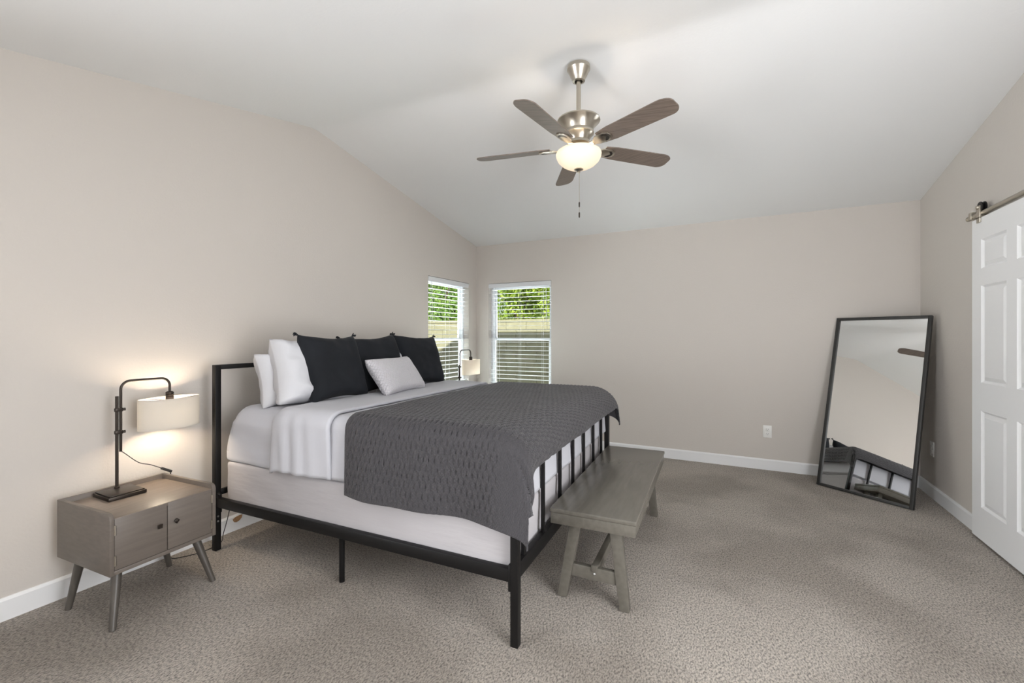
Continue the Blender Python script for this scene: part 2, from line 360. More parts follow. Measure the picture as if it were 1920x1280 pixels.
def blind(M, a0, a1, z0, z1, label, wand_right):
    t = thing('window_blind', label, 'blind', M @ Matrix.Translation(((a0+a1)/2, 0.036, z0)), 'white slatted blinds in the two corner windows')
    w = (a1-a0)/2-0.006; H = z1-z0
    hr = MB(); hr.box(-w, w, -0.022, 0.022, H-0.044, H-0.006, 0.003); hr.build('headrail', VINYL, t)
    MB().prism([(-w-0.003, -0.034, H-0.056), (-w-0.003, -0.026, H-0.056), (-w-0.003, -0.024, H-0.004), (-w-0.003, -0.034, H-0.004), (-w-0.003, -0.038, H-0.016), (-w-0.003, -0.036, H-0.042)], (2*w+0.006, 0, 0)).build('valance', VINYL, t, smooth=0)
    s = MB(); n = 0; z = H-0.082
    while z > 0.05:
        a = 0.0245
        s.prism([(-w+0.004, -a, z), (-w+0.004, 0, z+0.0025), (-w+0.004, a, z+0.001), (-w+0.004, a, z+0.0042), (-w+0.004, 0, z+0.0057), (-w+0.004, -a, z+0.0032)], (2*w-0.008, 0, 0)); z -= 0.0508
    s.build('slats', SLAT, t, smooth=0)
    MB().box(-w+0.004, w-0.004, -0.024, 0.024, 0.004, 0.020, 0.004).build('bottom_rail', VINYL, t)
    for x in (-w*0.72, 0.0, w*0.72):
        for y in (-0.0265, 0.0265): MB().tube([(x, y, H-0.05), (x, y, 0.015)], 0.0011, 6).build('ladder_cord', SLAT, t)
    x = w*0.86*wand_right
    MB().tube([(x, -0.038, H-0.05), (x+0.004, -0.039, H-0.5)], 0.0035, 8).build('tilt_wand', SLAT, t)
    if wand_right > 0:
        MB().tube([(x-0.03, -0.036, H-0.05), (x-0.034, -0.036, H-0.62)], 0.0012, 6).build('lift_cord', SLAT, t)
        tp = MB(); tp.lathe([(0.0, 0.03), (0.004, 0.028), (0.006, 0.0), (0.0, -0.002)], (x-0.034, -0.036, H-0.65), 10); tp.build('cord_tassel', SLAT, t)
    return t
blind(MA, *WA, 'white slatted blind in the left wall window beside the bed pillows', -1)
blind(MBk, *WB, 'white slatted blind in the back wall window, right of the corner', 1)

# sliding barn door on the right wall
DX = 4.322
dr = thing('door_1', None, None, Matrix.Translation((DX, -1.463, 0.018))); struct(dr)
DW, DH = 0.443, 1.997; T2 = 0.034
cols = ((0.050, 0.330), (-0.330, -0.050)); rows = ((0.203, 0.800), (0.975, 1.575), (1.680, 1.862))
s = MB(); ysx = [-DW, -0.330, -0.050, 0.050, 0.330, DW]; zs = [0, 0.203, 0.800, 0.975, 1.575, 1.680, 1.862, DH]
s.box(0.012, T2, -DW, DW, 0, DH)
for i in range(5):
    for j in range(7):
        if i in (1, 3) and j in (1, 3, 5): continue
        s.box(0, 0.0125, ysx[i], ysx[i+1], zs[j], zs[j+1])
slab = s.build('door_slab', DOORM, dr, smooth=0)
for y0, y1 in cols:
    for z0, z1 in rows:
        p = MB(); m_ = 0.030
        # ovolo slope from the face down to the groove, then the raised field
        for a, bq in (((y0, z0, y1, z0), (0, 1)), ((y0, z1, y1, z1), (0, -1))):
            zz = a[1]; sg = bq[1]
            p.prism([(0.0005, y0, zz), (0.0125, y0, zz), (0.0125, y0, zz+sg*0.012)], (0, y1-y0, 0))
        for yy, sg in ((y0, 1), (y1, -1)):
            p.prism([(0.0005, yy, z0), (0.0125, yy, z0), (0.0125, yy+sg*0.012, z0)], (0, 0, z1-z0))
        b2 = bmesh.new(); o1 = [(y0+0.014, z0+0.014), (y1-0.014, z0+0.014), (y1-0.014, z1-0.014), (y0+0.014, z1-0.014)]
        o2 = [(y0+m_+0.008, z0+m_+0.008), (y1-m_-0.008, z0+m_+0.008), (y1-m_-0.008, z1-m_-0.008), (y0+m_+0.008, z1-m_-0.008)]
        va = [b2.verts.new((0.0122, a, c)) for a, c in o1]; vb = [b2.verts.new((0.0025, a, c)) for a, c in o2]
        for k in range(4): b2.faces.new((va[k], va[(k+1) % 4], vb[(k+1) % 4], vb[k]))
        b2.faces.new(vb); b2.faces.new(va[::-1]); bmesh.ops.recalc_face_normals(b2, faces=b2.faces[:]); p._add(b2)
        p.build('door_panel', DOORM, dr, smooth=0)
for yy in (0.345, -0.345):
    h = MB(); h.box(-0.010, 0.0, yy-0.020, yy+0.020, DH-0.03, DH+0.075, 0.002); h.box(-0.010, T2, yy-0.020, yy+0.020, DH-0.004, DH+0.004, 0.001)
    ho = h.build('hanger_strap', NICKEL, dr)
    rl = MB(); MY = Matrix.Rotation(R(90), 4, 'Y')
    rl.lathe([(0, -0.012), (0.034, -0.012), (0.034, -0.006), (0.024, 0.0), (0.034, 0.006), (0.034, 0.012), (0, 0.012)], (0.010, yy, DH+0.066), 28, M=MY)
    rl.build('roller', BLACK, ho)
    bo = MB(); bo.lathe([(0, -0.006), (0.010, -0.006), (0.012, 0.002), (0, 0.002)], (-0.012, yy, DH+0.066), 16, M=MY); bo.build('axle_bolt', NICKEL, ho)
tk = thing('door_track', 'brushed nickel sliding door rail mounted above the white panel door', 'rail', Matrix.Translation((DX+0.010, -0.945, 2.045)))
MB().tube([(0, 0, 0), (0, -1.95, 0)], 0.0135, 20).build('rail', NICKEL, tk)
for yy in (-0.14, -0.75, -1.35, -1.85):
    MB().tube([(0.008, yy, 0), (0.0375, yy, 0)], 0.008, 12).build('standoff', NICKEL, tk)
ec = MB(); ec.lathe([(0, -0.004), (0.0155, -0.004), (0.0155, 0.010), (0, 0.012)], (0, -0.008, 0), 20, M=Matrix.Rotation(R(-90), 4, 'X')); ec.build('end_cap', NICKEL, tk)
stp = MB(); stp.box(-0.017, 0.017, -0.075, -0.045, -0.017, 0.030, 0.003); stp.build('rail_stop', NICKEL, tk)

# outlets
def outlet(M, label, blank=False):
    t = thing('power_outlet', label, 'outlet', M)
    MB().box(-0.036, 0.036, -0.006, 0.0, -0.058, 0.058, 0.0025).build('cover_plate', PLASTIC, t)
    for zc in ((0.021, -0.021) if not blank else (0.0,)):
        f = MB(); f.box(-0.017, 0.017, -0.009, -0.005, zc-0.015, zc+0.015, 0.002); fo = f.build('socket_face', PLASTIC, t)
        sl = MB(); sl.box(-0.008, -0.006, -0.0095, -0.008, zc-0.002, zc+0.008); sl.box(0.006, 0.008, -0.0095, -0.008, zc-0.003, zc+0.007)
        sl.box(-0.002, 0.002, -0.0095, -0.008, zc-0.011, zc-0.007); sl.build('slot', SLOT, fo, smooth=0)
    MB().sphere((0, -0.0062, 0), 0.003, 10, (1, 0.5, 1)).build('screw', STEEL, t)
    return t
outlet(Matrix.Translation((3.25, 0, 0.366)), 'white power outlet on the back wall between the bed and the leaning mirror')
outlet(Matrix.Translation((WX, -0.25, 0.385)) @ Matrix.Rotation(R(-90), 4, 'Z'), 'white power outlet on the right wall, shaded behind the leaning mirror')

# ------------------------------------------------------------------ outside the windows
struct(MB().box(-9, 9, 0.15, 9, -0.35, -0.2).build('ground', GRAVEL, smooth=0))
def block_wall(name, M, n, ztop, label):
    t = thing(name, label, 'wall', M); L_ = n*0.41; h = 0.20
    MB().box(0, L_, 0.012, 0.14, -0.2, ztop).build('wall_core', MORTAR, t, smooth=0)
    blocks = MB(); z = -0.2; r = 0
    while z < ztop-0.02:
        off = -0.205*(r % 2); zz = min(z+h, ztop)
        for i in range(n+1):
            a, b = max(0, off+i*0.41+0.004), min(L_, off+(i+1)*0.41-0.004)
            if b-a > 0.02: blocks.box(a, b, 0.0, 0.15, z+0.004, zz-0.004, 0.004, 1)
        z = zz; r += 1
    blocks.build('blocks', STUCCO, t, smooth=0)
    MB().box(0, L_, -0.015, 0.165, ztop, ztop+0.05, 0.008).build('cap_course', STUCCO, t, smooth=0)
block_wall('garden_wall', Matrix.Translation((-4.5, 2.4, 0)), 22, 1.54, 'tan block garden wall outside both windows, lit along its top')

def tree(x, y, h, rx, rz, nleaf, m, label, seed, size=0.055):
    rng = random.Random(seed); t = thing('tree', label, 'tree', Matrix.Translation((x, y, -0.2)), 'trees beyond the garden wall')
    tr_ = MB(); tr_.tube([(0, 0, 0), (0.04, 0.02, h*0.35), (0.0, 0.05, h*0.7)], 0.09, 10, 0.04)
    for k in range(7):
        a = k*2.4; tr_.tube([(0.02, 0.02, h*(0.3+0.05*k)), (math.cos(a)*rx*0.35, math.sin(a)*rx*0.35, h*(0.45+0.05*k)), (math.cos(a)*rx*0.7, math.sin(a)*rx*0.7, h*(0.5+0.06*k))], 0.035, 6, 0.012)
    tr_.build('trunk', BARK, t)
    b2 = bmesh.new(); cl = [(Vector((rng.uniform(-1, 1)*rx*0.75, rng.uniform(-1, 1)*rx*0.75, h*0.6+rng.uniform(-1, 1)*rz*0.75)), rng.uniform(0.25, 0.5)*rx) for _ in range(26)]
    for i in range(nleaf):
        c, rr = cl[i % len(cl)]
        d = Vector((rng.gauss(0, 1), rng.gauss(0, 1), rng.gauss(0, 1))).normalized(); p = c+d*rr*rng.uniform(0.6, 1.05)
        n = (d+Vector((rng.uniform(-.8, .8), rng.uniform(-.8, .8), rng.uniform(-.4, 1)))).normalized(); u = n.orthogonal().normalized(); u.rotate(Matrix.Rotation(rng.uniform(0, 6.28), 3, n)); w = n.cross(u)
        s_ = size*rng.uniform(0.6, 1.3)
        vs = [b2.verts.new(p+q) for q in (u*-s_, w*s_*0.38+n*s_*0.1, u*s_, w*-s_*0.38+n*s_*0.1)]
        b2.faces.new(vs)
    q = MB(); q._add(b2); q.build('foliage', m, t, smooth=0)
tree(-3.65, 4.3, 3.5, 0.95, 1.3, 9500, LEAF2, 'leafy green tree beyond the garden wall in the left wall window', 1)
tree(-1.40, 4.3, 3.5, 0.95, 1.3, 9500, LEAF1, 'yellow green tree beyond the garden wall in the back wall window', 2)
tree(-6.2, 8.6, 5.0, 1.4, 1.9, 4200, LEAF1, 'farther pale green tree behind the leafy one in the left wall window', 3, 0.13)
tree(-2.6, 8.6, 5.2, 1.4, 1.9, 4200, LEAF2, 'farther darker green tree at the left of the back wall window view', 4, 0.13)

# ------------------------------------------------------------------ bed (local: u toward the foot, v across, origin at the near foot corner)
BED = frame(2.155, -3.244, 0, 2.0)
BW, UH = 1.77, -1.962
def bed_m(u, v, z): return BED @ Matrix.Translation((u, v, z))
bed = thing('bed', 'black metal bed frame with spindle footboard against the left wall', 'bed', BED)
PS = 0.034
for v0 in (0, BW-PS):
    nm = 'headboard_post'
    MB().box(UH-PS, UH, v0, v0+PS, 0, 1.108, 0.002).build(nm, BLACK, bed)
    MB().box(-PS, 0, v0, v0+PS, 0, 0.763, 0.002).build('footboard_post', BLACK, bed)
MB().box(UH-PS+0.003, UH-0.003, PS, BW-PS, 1.080, 1.108, 0.002).build('headboard_top_rail', BLACK, bed)
MB().box(UH-PS+0.006, UH-0.006, PS, BW-PS, 0.325, 0.357, 0.002).build('headboard_cross_rail', BLACK, bed)
for k in range(7):
    v = 0.345+k*0.19; MB().tube([(UH-PS/2, v, 0.35), (UH-PS/2, v, 1.085)], 0.0065, 10).build('headboard_spindle', BLACK, bed)
MB().box(-PS+0.003, -0.003, PS, BW-PS, 0.735, 0.763, 0.002).build('footboard_top_rail', BLACK, bed)
MB().box(-PS+0.003, -0.003, PS, BW-PS, 0.275, 0.340, 0.002).build('footboard_bottom_rail', BLACK, bed)
for v in (0.10, 0.341, 0.598, 0.839, 1.078, 1.323, 1.558):
    MB().box(-0.025, -0.009, v-0.010, v+0.010, 0.335, 0.740, 0.002).build('footboard_spindle', BLACK, bed)
for sg, v0 in ((1, 0.004), (-1, BW-0.004)):
    va, vb = sorted((v0, v0+sg*0.003)); r_ = MB(); ua, ub = UH+0.002, -PS-0.002
    r_.box(ua, ub, *sorted((v0, v0+sg*0.028)), 0.262, 0.316, 0.002)
    r_.box(ua, ub, *sorted((v0+sg*0.028, v0+sg*0.05)), 0.262, 0.285, 0.001)
    ro = r_.build('side_rail', BLACK, bed)
    MB().box(-PS-0.010, -PS, *sorted((v0-sg*0.003, v0+sg*0.030)), 0.225, 0.335, 0.001).build('rail_bracket', BLACK, bed)
    MB().box(UH, UH+0.006, *sorted((v0, v0+sg*0.030)), 0.225, 0.345, 0.001).build('rail_bracket', BLACK, bed)
    MB().tube([(-1.035, v0+sg*0.070, 0.0), (-1.035, v0+sg*0.070, 0.270)], 0.014, 14).build('support_leg', BLACK, bed)
    for z in (0.175, 0.205):
        MB().tube([(UH-0.001, v0+sg*0.010, z), (UH+0.0035, v0+sg*0.010, z)], 0.0055, 10).build('bolt', STEEL, bed)
    MB().sphere((UH+0.010, v0+sg*0.012, 0.335), 0.012, 12).build('bolt_knob', BLACK, bed)
for u in (-1.6, -1.2, -0.8, -0.4): MB().box(u-0.03, u+0.03, 0.05, BW-0.05, 0.270, 0.284, 0.002).build('slat', BLACK, bed)

# foundation and mattress
def soft_box(name, M, u0, u1, v0, v1, z0, z1, r0, m, label, cat, puff=0.006, rb=None):
    b2 = bmesh.new(); nu, nv, nz = 40, 36, 8; cx, cy, cz = (u0+u1)/2, (v0+v1)/2, (z0+z1)/2; hx, hy, hz = (u1-u0)/2, (v1-v0)/2, (z1-z0)/2
    bmesh.ops.create_cube(b2, size=2)
    bmesh.ops.subdivide_edges(b2, edges=b2.edges[:], cuts=36, use_grid_fill=True)
    for v in b2.verts:
        p = Vector((v.co.x*hx, v.co.y*hy, v.co.z*hz))
        f_ = (v.co.z+1)/2; r = r0 if rb is None else rb+(r0-rb)*min(1, max(0, f_*1.6-0.3))
        c = Vector((max(-hx+r, min(hx-r, p.x)), max(-hy+r, min(hy-r, p.y)), max(-hz+r*0.9, min(hz-r*0.9, p.z))))
        d = p-c
        if d.length > 1e-9:
            n = d.normalized(); p = c+n*min(d.length, r) if d.length > r else c+d
            w = noise.noise(Vector((p.x*7, p.y*7, p.z*9)))
            p += n*w*puff
        v.co = p+Vector((cx, cy, cz-z0))
    q = MB(); q._add(b2); o = q.build(name, m, None, 60); o.matrix_world = M @ Matrix.Translation((0, 0, z0))
    return tag(o, label, cat)
soft_box('box_spring', BED, UH+0.045, -0.042, 0.034, BW-0.034, 0.290, 0.535, 0.025, BOXM, 'pale grey covered box spring resting inside the black bed rails', 'box spring', 0.005)
matt = soft_box('mattress', BED, UH+0.030, -0.048, 0.032, BW-0.032, 0.530, 0.860, 0.13, SHEET, 'thick mattress in a white fitted sheet on the grey box spring', 'mattress', 0.008, rb=0.03)

def drape(name, M, m, uA, u_in, aL, v_in0, v_in1, bN, bF, zt, ru, rv, rz, thick, wav, du=0.02, dv=0.02, fin=0.14, seed=0.0, hump=0.0, uvo=(0, 0), parent=None, pn=2.0, flare=0.07, tuck=0.0, pleat=0.0, dimple=None):
    """cloth laid over the bed: flat between uA..u_in / v_in0..v_in1, rolling over the edges and hanging; uv in metres"""
    nu = max(2, int((u_in-uA)/du)); na = max(1, int(aL/du*1.3)) if aL > 0 else 0
    ps = [uA+(u_in-uA)*i/nu for i in range(nu+1)]+[u_in+aL*(i+1)/na for i in range(na)]
    nn, nm_, nf = int(bN/dv*1.3), int((v_in1-v_in0)/dv), int(bF/dv*1.3)
    qs = [v_in0-bN*(nn-i)/nn for i in range(nn)]+[v_in0+(v_in1-v_in0)*i/nm_ for i in range(nm_+1)]+[v_in1+bF*(i+1)/nf for i in range(nf)]
    b2 = bmesh.new(); uvl = b2.loops.layers.uv.new('UVMap'); grid = []; cr = {}
    for p in ps:
        row = []
        for q in qs:
            a = max(0.0, p-u_in); sv = -1 if q < v_in0 else 1; bb = max(0.0, v_in0-q, q-v_in1)
            x, y = min(p, u_in), min(max(q, v_in0), v_in1)
            tu = min(1, a/(ru*math.pi/2)) if a else 0; tv = min(1, bb/(rv*math.pi/2)) if bb else 0
            x += ru*math.sin(tu*math.pi/2); y += sv*rv*math.sin(tv*math.pi/2)
            d = (a**pn+bb**pn)**(1/pn) if a or bb else 0; drop = 0
            if d > 0:
                c2 = a*a/(a*a+bb*bb); rr = ru*c2+rv*(1-c2); rzz = rz*c2+rv*(1-c2)
                L_ = rr*math.pi/2
                drop = rzz*(1-math.cos(min(1, d/L_)*math.pi/2))+max(0, d-L_)
                ph = math.degrees(math.atan2(bb, a)); t = 1-abs(2*ph/90-1); t = t*t*(3-2*t)
                if a and bb: x += d*fin*t*0.8; y += sv*d*fin*t*0.5
                hang = max(0, drop-0.05)
                s = math.sin(p*9.0+seed)+0.6*math.sin(p*17.3+1.7+seed) if bb > a else math.sin(q*8+seed)+0.5*math.sin(q*15+seed*2)
                if bb >= a: y += sv*(hang*flare+wav*hang*s)
                else: x += hang*0.05+wav*hang*s*0.6
            if tuck and p < uA+0.07:
                k_ = (1-(p-uA)/0.07)**2*tuck; y -= (sv if bb else 0)*k_; z_off = -k_
            else: z_off = 0
            if pleat and bb:
                e_ = math.exp(-((p+1.33)/0.16)**2); y += sv*pleat*e_*min(1, bb/0.2)*math.sin(p*62+q*5)
            w = noise.noise(Vector((p*5+seed, q*5, 0.3)))*0.004+noise.noise(Vector((p*14+seed, q*11, 2.3)))*0.0015
            z = zt-drop+w*(1 if d == 0 else 0.4)+z_off
            if d == 0: z += hump*math.sin(math.pi*min(1, max(0, (q-v_in0)/(v_in1-v_in0))))
            row.append(b2.verts.new((x, y, z))); cr[row[-1]] = (p+uvo[0], q+uvo[1])
        grid.append(row)
    for i in range(len(ps)-1):
        for j in range(len(qs)-1):
            f = b2.faces.new((grid[i][j], grid[i+1][j], grid[i+1][j+1], grid[i][j+1]))
            for l in f.loops: l[uvl].uv = cr[l.vert]
    me = bpy.data.meshes.new(name); b2.to_mesh(me); b2.free(); me.materials.append(m)
    if dimple:
        su, sv, amp = dimple; me.update(); nr = [v.normal.copy() for v in me.vertices]; flat = {}
        keys = [(p+uvo[0], q+uvo[1]) for p in ps for q in qs]
        for v, n_, (p, q) in zip(me.vertices, nr, keys):   # stitches pull the padding down
            p += 0.006*noise.noise(Vector((p*11, q*11, 5.0))); q += 0.010*noise.noise(Vector((p*9, q*9, 8.0)))
            h = 0.0; j0 = math.floor(q/sv)
            for j in (j0, j0+1):
                off = 0.5*su*(j % 2); i0 = round((p-off)/su)
                for i in (i0-1, i0, i0+1):
                    a_, b_ = (p-off-i*su)/(su*0.30), (q-j*sv)/(sv*0.50); h += math.exp(-1.5*math.sqrt(a_*a_+b_*b_*b_*b_))
            kc = 0.2 if (p > u_in+0.05 and (q < v_in0-0.05 or q > v_in1+0.05)) else 1.0
            v.co += n_*(kc*amp*(0.4-min(1, h)))*min(1, (p-uA)/0.03, (u_in+aL-p)/0.03, (q-v_in0+bN)/0.03, (v_in1+bF-q)/0.03)
    o = link(name, me, parent, 180)
    if not parent: o.matrix_world = M
    so = o.modifiers.new('thickness', 'SOLIDIFY'); so.thickness = thick; so.offset = 1
    return o
# white top sheet/coverlet, its top end turned back
sheet = drape('top_sheet', BED, SHEET, -1.53, -0.12, 0.36, 0.085, BW-0.085, 0.352, 0.352, 0.864, 0.074, 0.060, 0.074, 0.004, 0.024, seed=0.4, fin=0.0, pn=12, flare=0.012, tuck=0.022, pleat=0.007)
tag(sheet, 'white top sheet draped over the mattress, its head end folded back', 'sheet')
cuff = drape('turned_back_cuff', BED, SHEET, -1.49, -1.050, 0, 0.085, BW-0.085, 0.368, 0.368, 0.873, 0.08, 0.074, 0.08, 0.015, 0.045, seed=2.2, parent=sheet, flare=0.02, tuck=0.024, pleat=0.008)
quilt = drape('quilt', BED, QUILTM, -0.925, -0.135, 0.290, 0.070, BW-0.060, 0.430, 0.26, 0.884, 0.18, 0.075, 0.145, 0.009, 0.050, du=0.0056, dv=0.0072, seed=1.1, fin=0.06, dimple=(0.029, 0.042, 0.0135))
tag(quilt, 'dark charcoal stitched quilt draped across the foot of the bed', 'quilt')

# pillows and cushions
def pillow_mesh(name, w, h, t, m, wr=0.01, seed=0.0, n=30, pinch=0.10, k=0.42):
    b2 = bmesh.new(); uvl = b2.loops.layers.uv.new('UVMap'); sides = []; uvs = {}
    for sg in (1, -1):
        g = []
        for i in range(n+1):
            row = []
            for j in range(n+1):
                a, b = -1+2*i/n, -1+2*j/n
                x = a*w/2*(1-pinch*(1-b*b)*a*a*0.6); y = b*h/2*(1-pinch*(1-a*a)*b*b)
                th = max(0, (1-a**4)*(1-b**4))**k*t/2
                p = Vector((x, y, sg*th))
                if 0 < i < n and 0 < j < n:
                    q = Vector((x*7+seed, y*7, sg*3.1)); cr_ = noise.noise(Vector((x*5+y*9+seed, (y-x)*2.2, sg*1.7))); p.z += sg*wr*(noise.noise(q)+0.5*noise.noise(q*2.3)+0.9*(0.25-abs(cr_)))*min(1, th*20)
                if i in (0, n) or j in (0, n): p.z = sg*0.0035
                if i in (0, n) and j in (0, n): p.x *= 0.988; p.y *= 0.988
                v = b2.verts.new(p); uvs[v] = (x, y); row.append(v)
            g.append(row)
        sides.append(g)
        for i in range(n):
            for j in range(n):
                q = (g[i][j], g[i+1][j], g[i+1][j+1], g[i][j+1])
                f = b2.faces.new(q if sg == 1 else q[::-1])
                for l in f.loops: l[uvl].uv = uvs[l.vert]
    rim = [(i, 0) for i in range(n)]+[(n, j) for j in range(n)]+[(i, n) for i in range(n, 0, -1)]+[(0, j) for j in range(n, 0, -1)]
    for (i, j), (k, l_) in zip(rim, rim[1:]+rim[:1]):
        f = b2.faces.new((sides[0][k][l_], sides[0][i][j], sides[1][i][j], sides[1][k][l_]))
        for l in f.loops: l[uvl].uv = uvs[l.vert]
    me = bpy.data.meshes.new(name); b2.to_mesh(me); b2.free(); me.materials.append(m); return me
def stand(u, v, z, h, lean, yaw=0, roll=0):
    """matrix for a cushion whose lower edge rests at (u,v,z), leaning back toward the headboard"""
    l = R(lean); B = Matrix(((0, -math.sin(l), math.cos(l), 0), (1, 0, 0, 0), (0, math.cos(l), math.sin(l), 0), (0, 0, 0, 1)))
    return BED @ Matrix.Translation((u, v, z)) @ Matrix.Rotation(R(yaw), 4, 'Z') @ B @ Matrix.Rotation(R(roll), 4, 'Z') @ Matrix.Translation((0, h/2, 0))
def pillow(name, w, h, t, m, M, label, cat, group=None, **kw):
    me = pillow_mesh(name, w, h, t, m, **kw); o = link(name, me, None, 180); o.matrix_world = M
    return tag(o, label, cat, group)
PG = 'white bed pillows along the headboard'
pillow('bed_pillow', 0.74, 0.33, 0.20, PILLOWM, stand(-1.67, 0.46, 0.853, 0.33, 14), 'smooth white pillow standing upright against the black headboard, nearest the lamp', 'pillow', PG, wr=0.012, seed=1, k=0.36)
pillow('bed_pillow', 0.62, 0.41, 0.22, PILLOWM, stand(-1.50, 0.385, 0.853, 0.41, 22, 0, -7), 'rumpled white pillow leaning between the upright white pillow and the nearest black cushion', 'pillow', PG, wr=0.028, seed=5, k=0.36)
pillow('bed_pillow', 0.74, 0.33, 0.20, PILLOWM, stand(-1.75, 1.33, 0.853, 0.33, 14), 'white pillow against the headboard behind the far black cushions', 'pillow', PG, wr=0.012, seed=9, k=0.36)
pillow('bed_pillow', 0.76, 0.38, 0.20, PILLOWM, stand(-1.565, 1.33, 0.853, 0.38, 24), 'white pillow tucked directly behind the far black cushions', 'pillow', PG, wr=0.02, seed=13, k=0.36)
CG = 'black velvet cushions in front of the white pillows'
def tassels(o, w, h):
    for a in (-1, 1):
        for b in (-1, 1):
            q = MB(); rng = random.Random(int(a+3*b+10))
            for i in range(9):
                d = Vector((a+rng.uniform(-.7, .7), b+rng.uniform(-.7, .7)-0.5, rng.uniform(-.6, .6))).normalized()
                q.tube([(a*w/2*0.985, b*h/2*0.985, 0), Vector((a*w/2, b*h/2, 0))+d*0.016, Vector((a*w/2, b*h/2, 0))+d*0.026+Vector((0, -0.004, 0))], 0.0045, 6, 0.003)
            q.build('tassel', VELVET, o)
for (u, v, h, w, ln, yaw, roll, lab, sd) in (
    (-1.425, 0.455, 0.435, 0.46, 18, 2, -1, 'black velvet cushion with corner tassels, nearest of the three', 2),
    (-1.495, 0.920, 0.430, 0.53, 18, -3, 3, 'black velvet cushion in the middle, behind the small light grey cushion', 6),
    (-1.480, 1.415, 0.435, 0.47, 19, -8, -2, 'black velvet cushion with corner tassels, nearest the left wall window', 11)):
    o = pillow('throw_cushion', w, h, 0.17, VELVET, stand(u, v, 0.872, h, ln, yaw, roll), lab, 'cushion', CG, wr=0.012, seed=sd, pinch=0.13)
    tassels(o, w, h)
pillow('lumbar_cushion', 0.52, 0.29, 0.13, KNITM, stand(-1.255, 0.90, 0.885, 0.29, 36, 7, 0), 'small light grey bobble knit cushion lying against the black cushions', 'cushion', wr=0.006, seed=21, pinch=0.12)

# ------------------------------------------------------------------ nightstands
def make_nightstand(M, label):
    t = thing('nightstand', label, 'nightstand', M, 'grey wooden nightstands either side of the bed')
    D, Wd, z0, z1 = 0.225, 0.225, 0.238, 0.508       # local x = depth (front +), y = width
    c = MB(); th = 0.017
    for sg in (-1, 1):
        y0, y1 = sorted((sg*Wd, sg*(Wd-th))); r_ = 0.028
        arc = [(D-r_+r_*math.sin(a*math.pi/12), y0, z1-r_+r_*math.cos(a*math.pi/12)) for a in range(7)]
        c.prism([(-D, y0, z0), (D, y0, z0)]+arc[::-1]+[(-D, y0, z1)], (0, y1-y0, 0), 0.0015)
    c.box(-D, -D+0.012, -Wd+th, Wd-th, z0, z1, 0.0015); c.box(-D+0.012, D-0.004, -Wd+th, Wd-th, z0, z0+0.018, 0.001)
    c.build('carcass', GREYWOOD, t)
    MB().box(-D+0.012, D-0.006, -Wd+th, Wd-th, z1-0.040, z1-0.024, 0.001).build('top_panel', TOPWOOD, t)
    for sg in (-1, 1):
        ya, yb = sorted((sg*0.0015, sg*(Wd-th-0.002)))
        d = MB(); d.box(D-0.020, D-0.003, ya, yb, z0+0.020, z1-0.026, 0.0015); do = d.build('door', GREYWOOD, t)
        k = MB(); yk = sg*0.035; zk = z0+0.148; s_ = 0.0095
        rot = Matrix.Translation((D-0.003, yk, zk)) @ Matrix.Rotation(R(0 if sg < 0 else 45), 4, 'X')
        b2 = bmesh.new(); v = [b2.verts.new(q) for q in ((0, -s_*.6, -s_*.6), (0, s_*.6, -s_*.6), (0, s_*.6, s_*.6), (0, -s_*.6, s_*.6), (0.012, -s_, -s_), (0.012, s_, -s_), (0.012, s_, s_), (0.012, -s_, s_), (0.019, -s_*.4, -s_*.4), (0.019, s_*.4, -s_*.4), (0.019, s_*.4, s_*.4), (0.019, -s_*.4, s_*.4))]
        for a in (0, 4):
            for i in range(4): b2.faces.new((v[a+i], v[a+(i+1) % 4], v[a+4+(i+1) % 4], v[a+4+i]))
        b2.faces.new(v[8:]); b2.faces.new(v[:4][::-1]); bmesh.ops.recalc_face_normals(b2, faces=b2.faces[:]); k._add(b2, rot)
        k.build('knob', BRONZE, do, smooth=0)
        for zz in (z0+0.062, z1-0.075):
            hh = MB(); hh.tube([(D-0.001, sg*(Wd-th-0.003), zz-0.021), (D-0.001, sg*(Wd-th-0.003), zz+0.021)], 0.0045, 10); hh.build('hinge', NICKEL, do)
    for sx in (-1, 1):
        for sy in (-1, 1):
            l = MB(); p = Vector((sx*(D-0.075), sy*(Wd-0.060), z0)); q = Vector((sx*(D-0.005 if sx > 0 else D-0.070), sy*(Wd-0.012), 0.0))
            l.tube([p, q], 0.0205, 18, 0.0125); l.build('leg', LEGWOOD, t)
    return t
make_nightstand(frame(0.302, -3.728, 0, 3.0), 'grey wooden two door nightstand on splayed legs, under the lit lamp on the left')
make_nightstand(frame(0.40, -0.98, 0, 2.0), 'grey wooden nightstand on the far side of the bed by the windows')

